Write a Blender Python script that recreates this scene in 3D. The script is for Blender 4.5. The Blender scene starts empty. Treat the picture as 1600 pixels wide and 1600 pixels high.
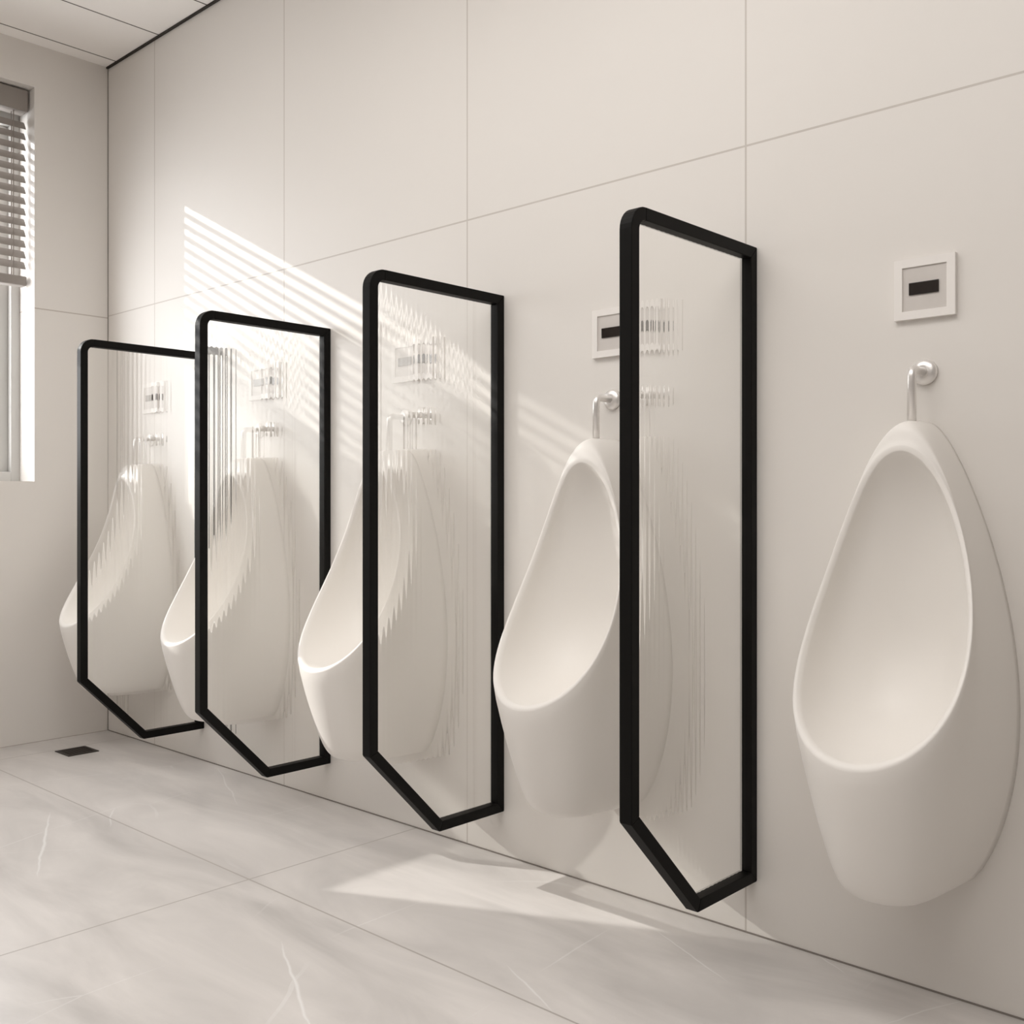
import bpy, bmesh, math
from mathutils import Vector
S = bpy.context.scene
COL = S.collection
PI = math.pi

# ------------------------------------------------------------------ materials
def new_mat(name):
    m = bpy.data.materials.new(name); m.use_nodes = True
    nt = m.node_tree; nt.nodes.clear()
    out = nt.nodes.new('ShaderNodeOutputMaterial')
    return m, nt, out
def N(nt, t, **kw):
    n = nt.nodes.new(t)
    for k, v in kw.items():
        if k in n.inputs: n.inputs[k].default_value = v
        else: setattr(n, k, v)
    return n
def math_n(nt, op, a, b=None, c=None):
    n = nt.nodes.new('ShaderNodeMath'); n.operation = op
    for i, x in enumerate((a, b, c)):
        if x is None: continue
        if isinstance(x, (int, float)): n.inputs[i].default_value = x
        else: nt.links.new(x, n.inputs[i])
    return n.outputs[0]
def mix_c(nt, fac, a, b):
    n = nt.nodes.new('ShaderNodeMix'); n.data_type = 'RGBA'
    if isinstance(fac, (int, float)): n.inputs[0].default_value = fac
    else: nt.links.new(fac, n.inputs[0])
    for i, x in ((6, a), (7, b)):
        if isinstance(x, tuple): n.inputs[i].default_value = (*x, 1)
        else: nt.links.new(x, n.inputs[i])
    return n.outputs[2]
def principled(name, col, rough=.5, metal=0, spec=.5, noise=0, nscale=6, coat=0):
    m, nt, out = new_mat(name)
    p = N(nt, 'ShaderNodeBsdfPrincipled', Roughness=rough, Metallic=metal)
    p.inputs['Specular IOR Level'].default_value = spec
    p.inputs['Coat Weight'].default_value = coat
    p.inputs['Coat Roughness'].default_value = .08
    tc = N(nt, 'ShaderNodeTexCoord')
    nz = N(nt, 'ShaderNodeTexNoise', Scale=nscale, Detail=3)
    nt.links.new(tc.outputs['Object'], nz.inputs['Vector'])
    c = mix_c(nt, nz.outputs['Fac'], tuple(x*(1-noise) for x in col), tuple(min(1, x*(1+noise)) for x in col))
    nt.links.new(c, p.inputs['Base Color']); nt.links.new(p.outputs[0], out.inputs[0])
    return m
def line_mask(nt, coord, offset, period, width):
    # 1 within width of offset + k*period
    a = math_n(nt, 'SUBTRACT', coord, offset - period/2)
    a = math_n(nt, 'DIVIDE', a, period); a = math_n(nt, 'FRACT', a)
    a = math_n(nt, 'SUBTRACT', a, .5); a = math_n(nt, 'ABSOLUTE', a)
    return math_n(nt, 'LESS_THAN', a, width/2/period)
VEINS = [(1.318, -.799, .848, -.567, .0048, .55), (1.983, -.626, 2.32, -.80, .0042, .55), (2.36, -.41, 2.54, -.487, .003, .4),
         (2.46, -.105, 2.69, -.205, .0026, .4), (2.93, -.18, 3.01, .02, .0022, .35), (2.73, .008, 2.82, -.04, .002, .35),
         (.753, -.013, 1.168, -.199, .0032, .35), (1.09, -.525, .93, -.435, .0034, .4)]
def tile_mat(name, base, axes, joint, rough, marble=False):
    m, nt, out = new_mat(name)
    tc = N(nt, 'ShaderNodeTexCoord'); sx = N(nt, 'ShaderNodeSeparateXYZ')
    nt.links.new(tc.outputs['Object'], sx.inputs[0])
    mask = None
    for ax, off, per, w in axes:
        l = line_mask(nt, sx.outputs[ax], off, per, w)
        mask = l if mask is None else math_n(nt, 'MAXIMUM', mask, l)
    if marble:
        mp = N(nt, 'ShaderNodeMapping'); mp.inputs['Rotation'].default_value = (0, 0, .65)
        mp.inputs['Scale'].default_value = (.8, 2.6, 1)
        nt.links.new(tc.outputs['Object'], mp.inputs[0])
        n1 = N(nt, 'ShaderNodeTexNoise', Scale=2.2, Detail=6, Roughness=.55, Distortion=.7)
        nt.links.new(mp.outputs[0], n1.inputs['Vector'])
        r1 = N(nt, 'ShaderNodeMapRange'); r1.inputs[1].default_value = .32; r1.inputs[2].default_value = .7
        nt.links.new(n1.outputs['Fac'], r1.inputs[0])
        c = mix_c(nt, r1.outputs[0], tuple(x*.78 for x in base), tuple(x*1.10 for x in base))
        # pale hairline veins that come and go
        mp2 = N(nt, 'ShaderNodeMapping'); mp2.inputs['Rotation'].default_value = (0, 0, -.35)
        mp2.inputs['Scale'].default_value = (1, .38, 1); mp2.inputs['Location'].default_value = (3.1, .7, 0)
        nt.links.new(tc.outputs['Object'], mp2.inputs[0])
        vo = N(nt, 'ShaderNodeTexVoronoi', Scale=2.1); vo.feature = 'DISTANCE_TO_EDGE'
        nd = N(nt, 'ShaderNodeTexNoise', Scale=3, Detail=3)
        nt.links.new(mp2.outputs[0], nd.inputs['Vector'])
        vm = N(nt, 'ShaderNodeVectorMath'); vm.operation = 'SCALE'; vm.inputs[3].default_value = .07
        nt.links.new(nd.outputs['Color'], vm.inputs[0])
        va = N(nt, 'ShaderNodeVectorMath'); va.operation = 'ADD'
        nt.links.new(mp2.outputs[0], va.inputs[0]); nt.links.new(vm.outputs[0], va.inputs[1])
        nt.links.new(va.outputs[0], vo.inputs['Vector'])
        v = math_n(nt, 'LESS_THAN', vo.outputs['Distance'], .0028)
        n3 = N(nt, 'ShaderNodeTexNoise', Scale=2.6, Detail=1)
        nt.links.new(tc.outputs['Object'], n3.inputs['Vector'])
        r3 = N(nt, 'ShaderNodeMapRange'); r3.inputs[1].default_value = .52; r3.inputs[2].default_value = .64
        nt.links.new(n3.outputs['Fac'], r3.inputs[0])
        v = math_n(nt, 'MULTIPLY', v, r3.outputs[0]); v = math_n(nt, 'MULTIPLY', v, .22)
        wob = N(nt, 'ShaderNodeTexNoise', Scale=9, Detail=2)
        nt.links.new(tc.outputs['Object'], wob.inputs['Vector'])
        wb = math_n(nt, 'SUBTRACT', wob.outputs['Fac'], .5); wb = math_n(nt, 'MULTIPLY', wb, .022)
        for x0, y0, x1, y1, w, k in VEINS:
            dx, dy = x1-x0, y1-y0; L = math.hypot(dx, dy); dx /= L; dy /= L
            al = math_n(nt, 'MULTIPLY_ADD', sx.outputs[1], dy, math_n(nt, 'MULTIPLY_ADD', sx.outputs[0], dx, -(x0*dx+y0*dy)))
            ac = math_n(nt, 'MULTIPLY_ADD', sx.outputs[1], dx, math_n(nt, 'MULTIPLY_ADD', sx.outputs[0], -dy, x0*dy-y0*dx))
            ac = math_n(nt, 'ABSOLUTE', math_n(nt, 'ADD', ac, wb))
            # width narrows to nothing at both ends
            e = math_n(nt, 'MULTIPLY', al, math_n(nt, 'SUBTRACT', L, al)); e = math_n(nt, 'MAXIMUM', e, 0)
            e = math_n(nt, 'MULTIPLY', math_n(nt, 'SQRT', e), w*2/L)
            q = math_n(nt, 'SUBTRACT', e, ac); q = math_n(nt, 'MULTIPLY', q, 1/(w*.8)); q = math_n(nt, 'MINIMUM', q, 1); q = math_n(nt, 'MAXIMUM', q, 0)
            v = math_n(nt, 'MAXIMUM', v, math_n(nt, 'MULTIPLY', q, k))
        c = mix_c(nt, v, c, tuple(min(.92, x*1.5) for x in base))
    else:
        nz = N(nt, 'ShaderNodeTexNoise', Scale=1.3, Detail=3)
        nt.links.new(tc.outputs['Object'], nz.inputs['Vector'])
        c = mix_c(nt, nz.outputs['Fac'], tuple(x*.975 for x in base), tuple(x*1.025 for x in base))
    c = mix_c(nt, mask, c, joint)
    p = N(nt, 'ShaderNodeBsdfPrincipled', Roughness=rough)
    nt.links.new(c, p.inputs['Base Color'])
    inv = math_n(nt, 'SUBTRACT', 1.0, mask)
    b = N(nt, 'ShaderNodeBump', Strength=.35, Distance=.002)
    nt.links.new(inv, b.inputs['Height']); nt.links.new(b.outputs[0], p.inputs['Normal'])
    nt.links.new(p.outputs[0], out.inputs[0])
    return m

WALLC = (.76, .73, .695)
M = {}
M['wall'] = tile_mat('cream_wall_tile', WALLC, [(0, 1.0925, .7545, .004), (2, 0.0, 1.5, .004)], (.56, .52, .48), .42)
M['wall_side'] = tile_mat('cream_side_tile', WALLC, [(2, 0.0, 1.493, .004)], (.52, .47, .43), .42)
M['ceil'] = tile_mat('ceiling_panel', (.94, .915, .885), [(0, .073, .305, .006)], (.08, .07, .06), .6)
M['floor'] = tile_mat('marble_floor_tile', (.66, .632, .612), [(0, 1.665, 1.5, .004), (1, -.488, .75, .004)], (.41, .38, .355), .30, True)
M['unseen_dark'] = principled('darkened_unseen_wall', (.36, .34, .32), .5, 0, .4, .12, 4)  # walls out of view, coloured dark so they bounce less light
M['gap'] = principled('dark_shadow_gap', (.03, .025, .02), .8)
M['grey_strip'] = principled('grey_junction_strip', (.22, .195, .175), .8)
M['black'] = principled('black_satin_aluminium', (.006, .0055, .005), .5, 0, .1, .05)
M['ceramic'] = principled('white_glazed_ceramic', (.865, .838, .802), .40, 0, .35, .01, 3)
M['white'] = principled('white_plastic', (.84, .81, .78), .35, 0, .5, .01)
M['greypanel'] = principled('grey_satin_panel', (.61, .575, .545), .4, .0, .5, .04, 40)
M['dark'] = principled('dark_sensor_glass', (.016, .011, .009), .2)
M['chrome'] = principled('brushed_chrome', (.86, .84, .82), .34, .75, .5, .02)
M['drain'] = principled('dark_bronze', (.022, .015, .011), .45, .3)
M['slat'] = principled('warm_grey_slat', (.27, .243, .222), .5, 0, .4, .04)
M['tape'] = principled('grey_ladder_tape', (.25, .22, .20), .8)
M['frame'] = principled('pale_grey_window_frame', (.52, .51, .49), .45)

def pane_mat():     # flat clear land of the reeded pane and the window pane: thin sheet, mostly straight through
    m, nt, out = new_mat('clear_glass_sheet')
    t = N(nt, 'ShaderNodeBsdfTransparent'); t.inputs[0].default_value = (.955, .955, .95, 1)
    g = N(nt, 'ShaderNodeBsdfGlossy', Roughness=.03)
    fr = N(nt, 'ShaderNodeFresnel', IOR=1.35)
    mx = N(nt, 'ShaderNodeMixShader')
    k = math_n(nt, 'MULTIPLY', fr.outputs[0], .5)
    nt.links.new(k, mx.inputs[0]); nt.links.new(t.outputs[0], mx.inputs[1]); nt.links.new(g.outputs[0], mx.inputs[2])
    nt.links.new(mx.outputs[0], out.inputs[0]); return m
def reeded_mat():   # fluted clear sheet: bends what lies behind it a little, part of the light goes straight through
    m, nt, out = new_mat('reeded_glass')
    ge = N(nt, 'ShaderNodeNewGeometry')
    io = N(nt, 'ShaderNodeMapRange'); io.inputs[3].default_value = 1.18; io.inputs[4].default_value = 1/1.18
    nt.links.new(ge.outputs['Backfacing'], io.inputs[0])
    g = N(nt, 'ShaderNodeBsdfRefraction', Roughness=.0); g.inputs[0].default_value = (.985, .985, .975, 1)
    nt.links.new(io.outputs[0], g.inputs['IOR'])
    t = N(nt, 'ShaderNodeBsdfTransparent'); t.inputs[0].default_value = (.985, .985, .975, 1)
    mx = N(nt, 'ShaderNodeMixShader', Fac=.64)
    nt.links.new(t.outputs[0], mx.inputs[1]); nt.links.new(g.outputs[0], mx.inputs[2])
    nt.links.new(mx.outputs[0], out.inputs[0]); return m
M['pane'] = pane_mat(); M['reeded'] = reeded_mat()

# ------------------------------------------------------------------ mesh helpers
def obj(name, bm, mat, parent=None, smooth=False, bevel=0, seg=2, recalc=True):
    if recalc: bmesh.ops.recalc_face_normals(bm, faces=bm.faces)
    if smooth:
        for f in bm.faces: f.smooth = len(f.verts) < 5
    me = bpy.data.meshes.new(name); bm.to_mesh(me); bm.free()
    for mm in (mat if isinstance(mat, list) else [mat]): me.materials.append(mm)
    o = bpy.data.objects.new(name, me); COL.objects.link(o)
    if parent: o.parent = parent
    if bevel:
        b = o.modifiers.new('edge', 'BEVEL'); b.width = bevel; b.segments = seg; b.limit_method = 'ANGLE'
    return o
def box(bm, x0, x1, y0, y1, z0, z1):
    v = [bm.verts.new((x, y, z)) for x in (x0, x1) for y in (y0, y1) for z in (z0, z1)]
    for f in ((0,1,3,2), (4,6,7,5), (0,4,5,1), (2,3,7,6), (0,2,6,4), (1,5,7,3)):
        bm.faces.new([v[i] for i in f])
def boxes(*bs):
    bm = bmesh.new()
    for b in bs: box(bm, *b)
    return bm
def thing(name, loc, label, cat, group=None):
    o = bpy.data.objects.new(name, None); COL.objects.link(o); o.location = loc
    o.empty_display_size = .05
    o['label'] = label; o['category'] = cat
    if group: o['group'] = group
    return o
def structure(o):
    o['kind'] = 'structure'; return o
def dup(root, loc, label):
    r = root.copy(); COL.objects.link(r); r.location = loc; r['label'] = label
    for ch in list(root.children):
        c = ch.copy(); COL.objects.link(c); c.parent = r
        for g in list(ch.children):
            d = g.copy(); COL.objects.link(d); d.parent = c
    return r
def tube(bm, pts, r, n=20, caps=True):
    rings = []
    P = [Vector(p) for p in pts]
    up = None
    for i, p in enumerate(P):
        t = (P[min(i+1, len(P)-1)] - P[max(i-1, 0)]).normalized()
        a = t.cross(Vector((1, 0, 0)))
        if a.length < 1e-3: a = t.cross(Vector((0, 1, 0)))
        a.normalize(); b = t.cross(a)
        rr = r[i] if isinstance(r, (list, tuple)) else r
        rings.append([bm.verts.new(p + rr*(math.cos(q)*a + math.sin(q)*b)) for q in [2*PI*k/n for k in range(n)]])
    for A, B in zip(rings, rings[1:]):
        for k in range(n): bm.faces.new((A[k], A[(k+1) % n], B[(k+1) % n], B[k]))
    if caps: bm.faces.new(rings[0]); bm.faces.new(rings[-1])

# ------------------------------------------------------------------ room shell
H = 2.4; XR = 4.9; YF = -3.7; T = .2
WY0, WY1, WZ0, WZ1 = -1.46, -.262, .897, 2.252       # window opening in the left wall
structure(obj('floor', boxes((-T, XR+T, YF-T, T, -.1, 0)), M['floor']))
structure(obj('ceiling', boxes((-T, XR+T, YF-T, T, H, H+.1)), M['ceil']))
structure(obj('wall_back', boxes((-T, XR+T, 0, T, 0, H)), M['wall']))
structure(obj('wall_left', boxes((-T, 0, YF, WY0, 0, H), (-T, 0, WY1, 0, 0, H),
                                 (-T, 0, WY0, WY1, 0, WZ0), (-T, 0, WY0, WY1, WZ1, H)), M['wall_side']))
structure(obj('wall_right', boxes((XR, XR+T, YF, 0, 0, H)), M['unseen_dark']))
structure(obj('wall_front', boxes((-T, XR+T, YF-T, YF, 0, H)), M['unseen_dark']))
structure(obj('shadow_gap_strip', boxes((0, XR, -.008, 0, H-.0055, H)), M['gap']))  # black strip stands in for the shade of a recessed ceiling gap
structure(obj('trim_2', boxes((0, XR, -.002, 0, 0, .0028)), M['grey_strip']))  # thin grey strip along the foot of the back wall
structure(obj('trim_3', boxes((0, .002, -.0025, 0, .0035, H-.0055)), M['grey_strip']))

# ------------------------------------------------------------------ window and blind
win = bpy.data.objects.new('window_1', None); COL.objects.link(win); win.location = (-.16, (WY0+WY1)/2, WZ0)
structure(win)
def wpart(name, bs, mat, parent=None, bevel=.002):
    o = obj(name, boxes(*bs), mat, bevel=bevel)
    par = parent or win
    o.parent = par
    base = win.location
    for v in o.data.vertices: v.co -= base
    return o
fo = wpart('window_frame', [(-.18, -.123, WY1-.030, WY1, WZ0, WZ1), (-.18, -.123, WY0, WY0+.030, WZ0, WZ1),
                            (-.18, -.123, WY0+.03, WY1-.03, WZ0, WZ0+.035), (-.18, -.123, WY0+.03, WY1-.03, WZ1-.108, WZ1)], M['frame'])
wpart('sash', [(-.185, -.150, WY1-.060, WY1-.030, WZ0+.035, WZ1-.108), (-.185, -.150, WY0+.030, WY0+.060, WZ0+.035, WZ1-.108),
               (-.185, -.150, WY0+.06, WY1-.06, WZ0+.035, WZ0+.065)], M['frame'])
bm = bmesh.new()
vs = [bm.verts.new((-.168, y, z)) for y, z in ((WY0+.05, WZ0+.05), (WY1-.05, WZ0+.05), (WY1-.05, WZ1-.1), (WY0+.05, WZ1-.1))]
bm.faces.new(vs); gp = obj('window_pane', bm, M['pane'])
for v in gp.data.vertices: v.co -= win.location
gp.parent = win

BY0, BY1, BX = WY0+.008, WY1-.008, -.060
blind = thing('venetian_blind', (BX, (BY0+BY1)/2, 1.57), 'half-lowered warm grey slatted blind hanging in the window recess', 'blind')
def bpart(name, bs, mat, bevel=.001, parent=None):
    bm = boxes(*bs)
    for v in bm.verts: v.co -= blind.location
    return obj(name, bm, mat, parent or blind, bevel=bevel)
bpart('headrail', [(BX-.03, BX+.028, BY0, BY1, 2.172, 2.246)], M['slat'], .003)
SP = .0373; TILT = 57
nsl = 14
CT, ST = math.cos(math.radians(TILT)), math.sin(math.radians(TILT))
for k in range(nsl):
    z = 2.130 - SP*k
    bm = bmesh.new(); w = .0165; rows = []
    for i in range(7):      # inner edge tilted down towards the room
        q = -1 + i/3.0
        rows.append([(BX - w*q*CT, y, z + w*q*ST + .002*(1-q*q) + h) for y in (BY0, BY1) for h in (0, .0012)])
    V = [[bm.verts.new(Vector(p) - blind.location) for p in r] for r in rows]
    for a, b in zip(V, V[1:]):
        bm.faces.new((a[0], b[0], b[2], a[2])); bm.faces.new((a[1], a[3], b[3], b[1]))
        bm.faces.new((a[0], a[1], b[1], b[0])); bm.faces.new((a[2], b[2], b[3], a[3]))
    for r in (V[0], V[-1]): bm.faces.new((r[0], r[2], r[3], r[1]))
    obj('slat', bm, M['slat'], blind)
bpart('bottom_rail', [(BX-.02, BX+.02, BY0, BY1, 1.572, 1.606)], M['slat'], .005)
CX, CZ = .0165*CT, .0165*ST
for y in (BY1-.042, (BY0+BY1)/2, BY0+.042):       # ladder cords, one at each slat edge
    bpart('ladder_cord', [(BX+CX, BX+CX+.0012, y-.0016, y+.0016, 1.606, 2.172)], M['tape'], 0)
    bpart('ladder_cord', [(BX-CX-.0012, BX-CX, y-.0016, y+.0016, 1.606, 2.172)], M['tape'], 0)

# ------------------------------------------------------------------ urinal
RP = (.9026, .431, .1083, .2771, -.2569, .1153, -.3668, .158)
BQ = (0.1525, 0.1468, -0.2387, -0.1384, 0.123, 3.9989, 0.2356, 0.727, 0.0147, -0.0147, 0.0253, -0.098, 0.012, 1.2822, 0.0249, 0.1944, 5.8316)
def rim_curve(n, off):
    zt, zb, yt, yb, yc, wm, e1, e2 = RP
    A = []
    for i in range(n):
        th = 2*PI*i/n; c, s = math.cos(th), math.sin(th); u = (1-c)/2
        A.append(Vector((wm*s*(1+e1*c+e2*c*c), -(yt+(yb-yt)*u+yc*u*(1-u)), zt-(zt-zb)*u)))
    B = []
    for i in range(n):
        t = A[(i+1) % n] - A[i-1]
        nn = Vector((t.z, 0, -t.x)).normalized()
        if nn.dot(A[i] - Vector((0, A[i].y, .62))) < 0: nn = -nn
        B.append(A[i] + nn*off)
    return B
def urinal_mesh(n=112, m=22):
    zb, wm, e1, e2, k0, g, k2, kx, ay0, ay1, az0, az1, k3, wk0, dl, zc, wk1 = BQ
    zt = .955
    Ri = rim_curve(n, -.001); Ro = rim_curve(n, .009)
    bm = bmesh.new(); rings = [[] for _ in range(m)]
    tip = []
    for i in range(n):
        th = 2*PI*i/n; c, s = math.cos(th), math.sin(th); u = (1-c)/2
        R = Ro[i].copy(); R.y -= dl*u
        B = Vector((wm*s*(1+e1*c+e2*c*c), 0, zc + .010*math.log1p(math.exp((zt-(zt-zb)*u-zc)/.010))))
        wk = wk0 + (wk1-wk0)*u**3
        K = Vector((B.x*(1+(kx-1)*u), -(k0+(k2-k0)*u**g - k3*(1-u)**6), B.z))
        P1 = (B+K)/2
        P3 = R + Vector((0, ay0+ay1*u, az0+az1*u))
        for j in range(m):
            t = j/(m-1)
            w = ((1-t)**4, 4*t*(1-t)**3, 6*t*t*(1-t)**2*wk, 4*t**3*(1-t), t**4)
            p = (w[0]*B+w[1]*P1+w[2]*K+w[3]*P3+w[4]*R)/sum(w)
            rings[j].append(p)
        tip.append(R)
    # rounded lip between outer edge and inner edge, then the bowl
    lip = []
    for j in range(1, 4):
        a = j/4*PI
        r = []
        for i in range(n):
            u = (1-math.cos(2*PI*i/n))/2
            inner = Ri[i].copy(); inner.y -= dl*u*.35
            mid = (tip[i]+inner)/2; half = (tip[i]-inner)/2
            outw = Vector((0, -.42, .55*u + .1)).normalized()
            r.append(mid + half*math.cos(a) + outw*half.length*(.12+.43*min(1, u*1.6))*math.sin(a))
        lip.append(r)
    rings += lip
    q = 16
    C = Vector((0, -.034, .62))
    for j in range(q):
        t = j/q
        r = []
        for i in range(n):
            u = (1-math.cos(2*PI*i/n))/2
            inner = Ri[i].copy(); inner.y -= dl*u*.35
            tt = t**1.25
            x = inner.x*(1-tt); z = inner.z*(1-tt) + C.z*tt
            z -= .055*(u**3)*math.sin(PI*min(1, t*1.15))*(1-t)
            f = 1-(1-t)**2.4
            y = inner.y*(1-f) + C.y*f
            bulge = .012*math.sin(PI*min(1, t*2.2))*abs(math.sin(2*PI*i/n)) if t < .45 else 0
            x += math.copysign(bulge, inner.x) if abs(inner.x) > 1e-4 else 0
            r.append(Vector((x, y, z)))
        rings.append(r)
    V = [[bm.verts.new(p) for p in r] for r in rings]
    for a, b in zip(V, V[1:]):
        for i in range(n): bm.faces.new((a[i], a[(i+1) % n], b[(i+1) % n], b[i]))
    cen = bm.verts.new(C)
    for i in range(n): bm.faces.new((V[-1][i], V[-1][(i+1) % n], cen))
    bm.faces.new(V[0])
    return bm
PITCH = .6565; UX = [2.942 - PITCH*k for k in range(5)]
GU = 'wall urinals in a row'
u0 = obj('urinal', urinal_mesh(), M['ceramic'], smooth=True)
# flat wall face keeps its own shading
for p in u0.data.polygons:
    if len(p.vertices) > 4: p.use_smooth = False
u0.location = (UX[0], .001, 0)
ulab = ['white egg-shaped wall urinal at the far right, standing clear of every partition',
        'white egg-shaped wall urinal left of the nearest partition, its bowl in open view',
        'white egg-shaped wall urinal half behind the third partition from the corner',
        'white egg-shaped wall urinal half behind the second partition from the corner',
        'white egg-shaped wall urinal closest to the room corner and floor drain']
for k in range(5):
    o = u0
    if k: o = u0.copy(); COL.objects.link(o); o.location = (UX[k], .001, 0)
    o['label'] = ulab[k]; o['category'] = 'urinal'; o['group'] = GU

# flush pipes
fp = thing('flush_pipe', (UX[0], 0, .955), '', 'pipe', 'flush pipes above the urinals')
bm = bmesh.new()
zc = 1.038 - .955; yp = -.058; rb = .012
pts = [(0, -.004, zc), (0, yp+rb, zc)]
for k in range(1, 8):
    a = k/8*PI/2
    pts.append((0, yp+rb-rb*math.sin(a), zc-rb+rb*math.cos(a)))
pts += [(0, yp, zc-rb), (0, yp, -.002)]
tube(bm, pts, .0074)
obj('pipe', bm, M['chrome'], fp, True)
bm = bmesh.new()
tube(bm, [(0, 0, zc), (0, -.006, zc), (0, -.010, zc), (0, -.013, zc)], [.0215, .0215, .019, .011], 28)
obj('wall_flange', bm, M['chrome'], fp, True)
plab = ['chrome flush pipe above the far right urinal, in full view',
        'chrome flush pipe above the urinal just left of the nearest partition',
        'chrome flush pipe seen through the third partition from the corner',
        'chrome flush pipe seen through the second partition from the corner',
        'chrome flush pipe above the urinal in the room corner']
fp['label'] = plab[0]
for k in range(1, 5): dup(fp, (UX[k], 0, .955), plab[k])

# flush sensor plates
sp = thing('flush_sensor', (UX[0]+.001, 0, 1.18), '', 'sensor plate', 'flush sensor plates above the urinals')
bm = bmesh.new()
h, hi = .051, .037
for b in ((-h, h, -.009, 0, hi, h), (-h, h, -.009, 0, -h, -hi), (-h, -hi, -.009, 0, -hi, hi), (hi, h, -.009, 0, -hi, hi)): box(bm, *b)
bmesh.ops.remove_doubles(bm, verts=bm.verts, dist=1e-5)
obj('cover_frame', bm, M['white'], sp)
obj('panel', boxes((-hi, hi, -.0065, 0, -hi, hi)), M['greypanel'], sp)
obj('sensor_eye', boxes((-.026, .024, -.009, -.0065, -.0105, .0105)), M['dark'], sp, bevel=.001)
slab = ['square white flush sensor plate above the far right urinal',
        'square white flush sensor plate half hidden by the nearest partition post',
        'square white flush sensor plate seen through the third partition from the corner',
        'square white flush sensor plate seen through the second partition from the corner',
        'square white flush sensor plate seen through the partition in the corner']
sp['label'] = slab[0]
for k in range(1, 5): dup(sp, (UX[k]+.001, 0, 1.18), slab[k])

# ------------------------------------------------------------------ partitions
TX, WD, DP = .025, .022, .400          # profile thickness, profile width, depth from wall
ZB, ZT, ZF, YB, RC = .103, 1.302, .300, -.205, .040
part = thing('urinal_partition', (2.626, 0, 0), '', 'partition', 'black framed partitions between the urinals')
def prism(poly_rows, x0, x1):
    """poly_rows: list of (outer, inner) points in the y-z plane; swept profile between x0 and x1"""
    bm = bmesh.new(); R = []
    for o, i in poly_rows:
        R.append([bm.verts.new((x, p[0], p[1])) for x, p in ((x0, o), (x1, o), (x1, i), (x0, i))])
    for a, b in zip(R, R[1:]):
        for k in range(4): bm.faces.new((a[k], a[(k+1) % 4], b[(k+1) % 4], b[k]))
    bm.faces.new(R[0]); bm.faces.new(R[-1])
    return bm
def mitre(p, q, r, w):   # inner offset point at corner q for outer polyline p-q-r (interior on the right)
    p, q, r = Vector(p), Vector(q), Vector(r)
    d1, d2 = (q-p).normalized(), (r-q).normalized()
    n1, n2 = Vector((d1.y, -d1.x)), Vector((d2.y, -d2.x))
    b = (n1+n2).normalized(); return q + b*(w/b.dot(n1))
O = [(0, ZB), (YB, ZB), (-DP, ZF), (-DP, ZT), (0, ZT)]    # outer outline, interior to the right
I = [mitre(O[i-1], O[i], O[(i+1) % 5], WD) for i in range(5)]
rows_front = [(O[2], I[2])]
arc = []
for k in range(9):
    a = k/8*PI/2
    cy, cz = -DP+RC, ZT-RC
    arc.append(((cy-RC*math.cos(a), cz+RC*math.sin(a)), (cy-(RC-WD)*math.cos(a), cz+(RC-WD)*math.sin(a))))
x0, x1 = -TX, 0
BV = .0015
obj('wall_post', prism([(O[4], I[4]), (O[0], I[0])], x0, x1), M['black'], part, bevel=BV)
obj('bottom_rail', prism([(O[0], I[0]), (O[1], I[1])], x0, x1), M['black'], part, bevel=BV)
obj('diagonal_rail', prism([(O[1], I[1]), (O[2], I[2])], x0, x1), M['black'], part, bevel=BV)
obj('front_post', prism([(O[2], I[2])] + arc, x0, x1), M['black'], part, bevel=BV)
obj('top_rail', prism([arc[-1], (O[4], I[4])], x0, x1), M['black'], part, bevel=BV)
def pane_lims(y):
    zb = ZB+.010 if y > YB else ZB+.010 + (YB-y)/(DP+YB)*(ZF-ZB)
    zt = ZT-.010
    d = (-DP+RC) - y
    if d > 0: zt = ZT-RC + math.sqrt(max(0, (RC-.010)**2 - d*d))
    return zb, zt
XM = -TX/2
PIT, AMP, K = .0140, .00052, 9         # flute pitch, flute height, columns per flute
y0, y1 = -.010, -(DP-.010)
nc = int((y0-y1)/PIT*K)
bm = bmesh.new(); prev = None
for k in range(nc+1):
    y = y0 + (y1-y0)*k/nc
    zb, zt = pane_lims(y)
    x = XM + AMP*math.cos(2*PI*y/PIT)
    c = (bm.verts.new((x, y, zb)), bm.verts.new((x, y, zt)))
    if prev: bm.faces.new((prev[1], prev[0], c[0], c[1]))
    prev = c
pane = obj('glass_pane', bm, M['reeded'], part, smooth=True, recalc=False)
if pane.data.polygons[0].normal.x < 0: pane.data.flip_normals()
PX = [2.626 - PITCH*k for k in range(4)]
tlab = ['black framed reeded glass partition nearest the viewer, tallest in view',
        'black framed reeded glass partition second nearest, left of the open urinal',
        'black framed reeded glass partition second from the room corner',
        'black framed reeded glass partition closest to the room corner and floor drain']
part['label'] = tlab[0]
for k in range(1, 4): dup(part, (PX[k], 0, 0), tlab[k])

# ------------------------------------------------------------------ floor drain
dr = thing('floor_drain', (.236, -.221, 0), 'small dark square drain cover in the floor by the room corner', 'drain')
h = .051
bm = bmesh.new()
for b in ((-h, h, -h, -h+.008, 0, .0025), (-h, h, h-.008, h, 0, .0025), (-h, -h+.008, -h+.008, h-.008, 0, .0025), (h-.008, h, -h+.008, h-.008, 0, .0025)): box(bm, *b)
obj('rim', bm, M['drain'], dr)
bm = bmesh.new()
box(bm, -h+.008, h-.008, -h+.008, h-.008, 0, .0008)
for k in range(7):
    x = -.036+.012*k; box(bm, x-.0035, x+.0035, -h+.008, h-.008, .0008, .0022)
obj('grate', bm, M['drain'], dr)

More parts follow.
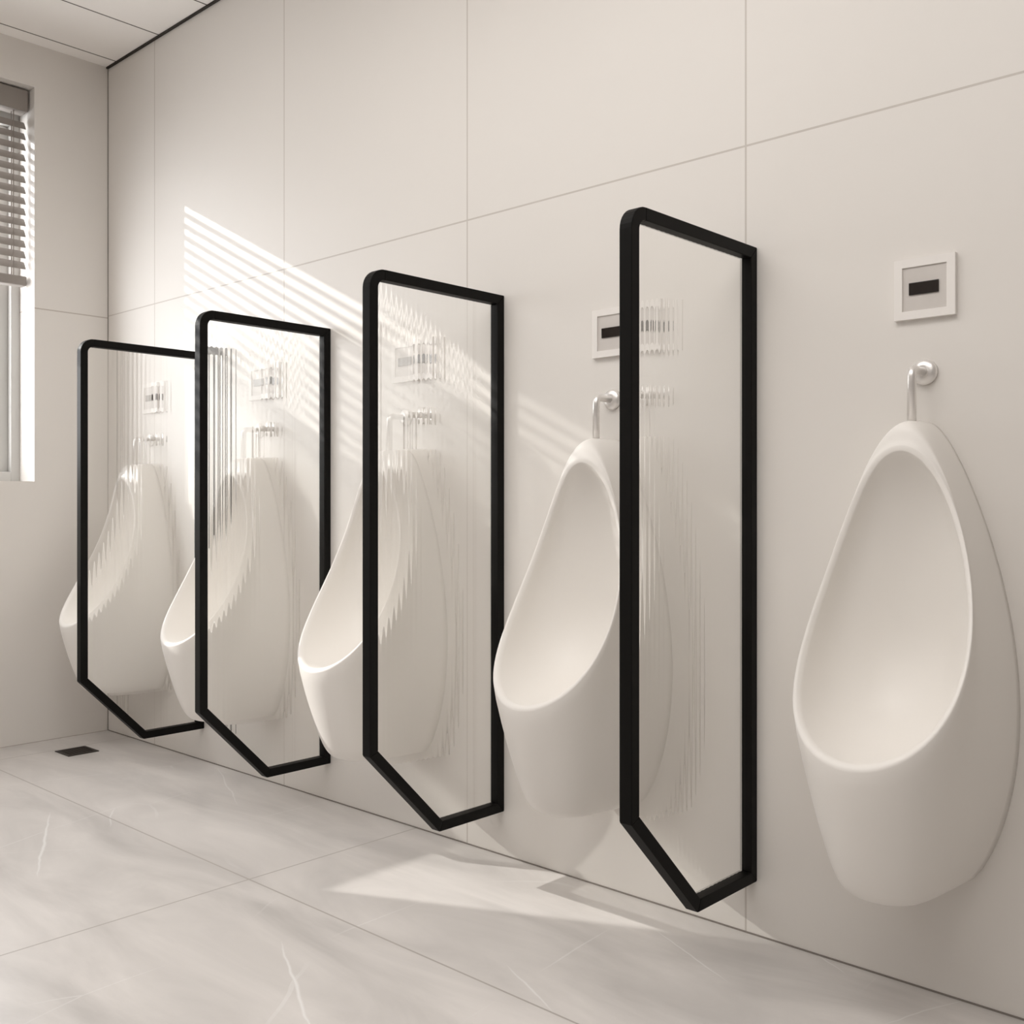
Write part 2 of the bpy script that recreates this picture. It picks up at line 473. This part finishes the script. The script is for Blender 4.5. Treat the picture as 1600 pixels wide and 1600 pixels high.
# ------------------------------------------------------------------ light
sun = bpy.data.lights.new('sun', 'SUN'); sun.energy = 3.5; sun.angle = math.radians(.5); sun.color = (1, .97, .92)
so = bpy.data.objects.new('sun', sun); COL.objects.link(so); so.location = (-4, -3, 4)
so.rotation_euler = Vector((1, .488, -.488)).to_track_quat('-Z', 'Y').to_euler()
def area(name, loc, sx, sy, e, rot=(0, 0, 0), col=(1, .97, .94)):
    l = bpy.data.lights.new(name, 'AREA'); l.shape = 'RECTANGLE'; l.size = sx; l.size_y = sy; l.energy = e; l.color = col
    o = bpy.data.objects.new(name, l); COL.objects.link(o); o.location = loc; o.rotation_euler = rot
    return o
for lx, ly, le in ((1.0, -1.5, 8.5), (2.2, -1.0, 9.2), (3.2, -1.3, 12.2), (2.2, -2.7, 10.2), (3.9, -2.6, 10.0)):
    area('ceiling_fill', (lx, ly, 2.385), 1.2, .6, le)  # unseen fill lamps added under the ceiling to brighten the room
po = area('window_portal', (-.195, (WY0+WY1)/2, (WZ0+WZ1)/2), 1.3, 1.1, 1, (0, -PI/2, 0))
po.data.cycles.is_portal = True
w = bpy.data.worlds.new('daylight'); S.world = w; w.use_nodes = True
bg = w.node_tree.nodes['Background']; bg.inputs[0].default_value = (.97, .98, 1, 1); bg.inputs[1].default_value = 6.8

# ------------------------------------------------------------------ camera
cam = bpy.data.cameras.new('camera'); co = bpy.data.objects.new('camera', cam); COL.objects.link(co)
co.location = (3.60934, -1.74530, .81391)
co.rotation_euler = (PI/2, 0, math.radians(42.78867))
cam.sensor_width = 36; cam.lens = 1609.69/1600*36; cam.shift_y = -10/1600; cam.clip_start = .02
S.camera = co
S.view_settings.view_transform = 'Standard'; S.view_settings.look = 'None'
S.view_settings.exposure = 0; S.view_settings.gamma = 1; S.view_settings.use_curve_mapping = False
S.cycles.max_bounces = 14; S.cycles.transparent_max_bounces = 24; S.cycles.transmission_bounces = 12
S.cycles.diffuse_bounces = 6; S.cycles.sample_clamp_indirect = 4; S.cycles.blur_glossy = .5
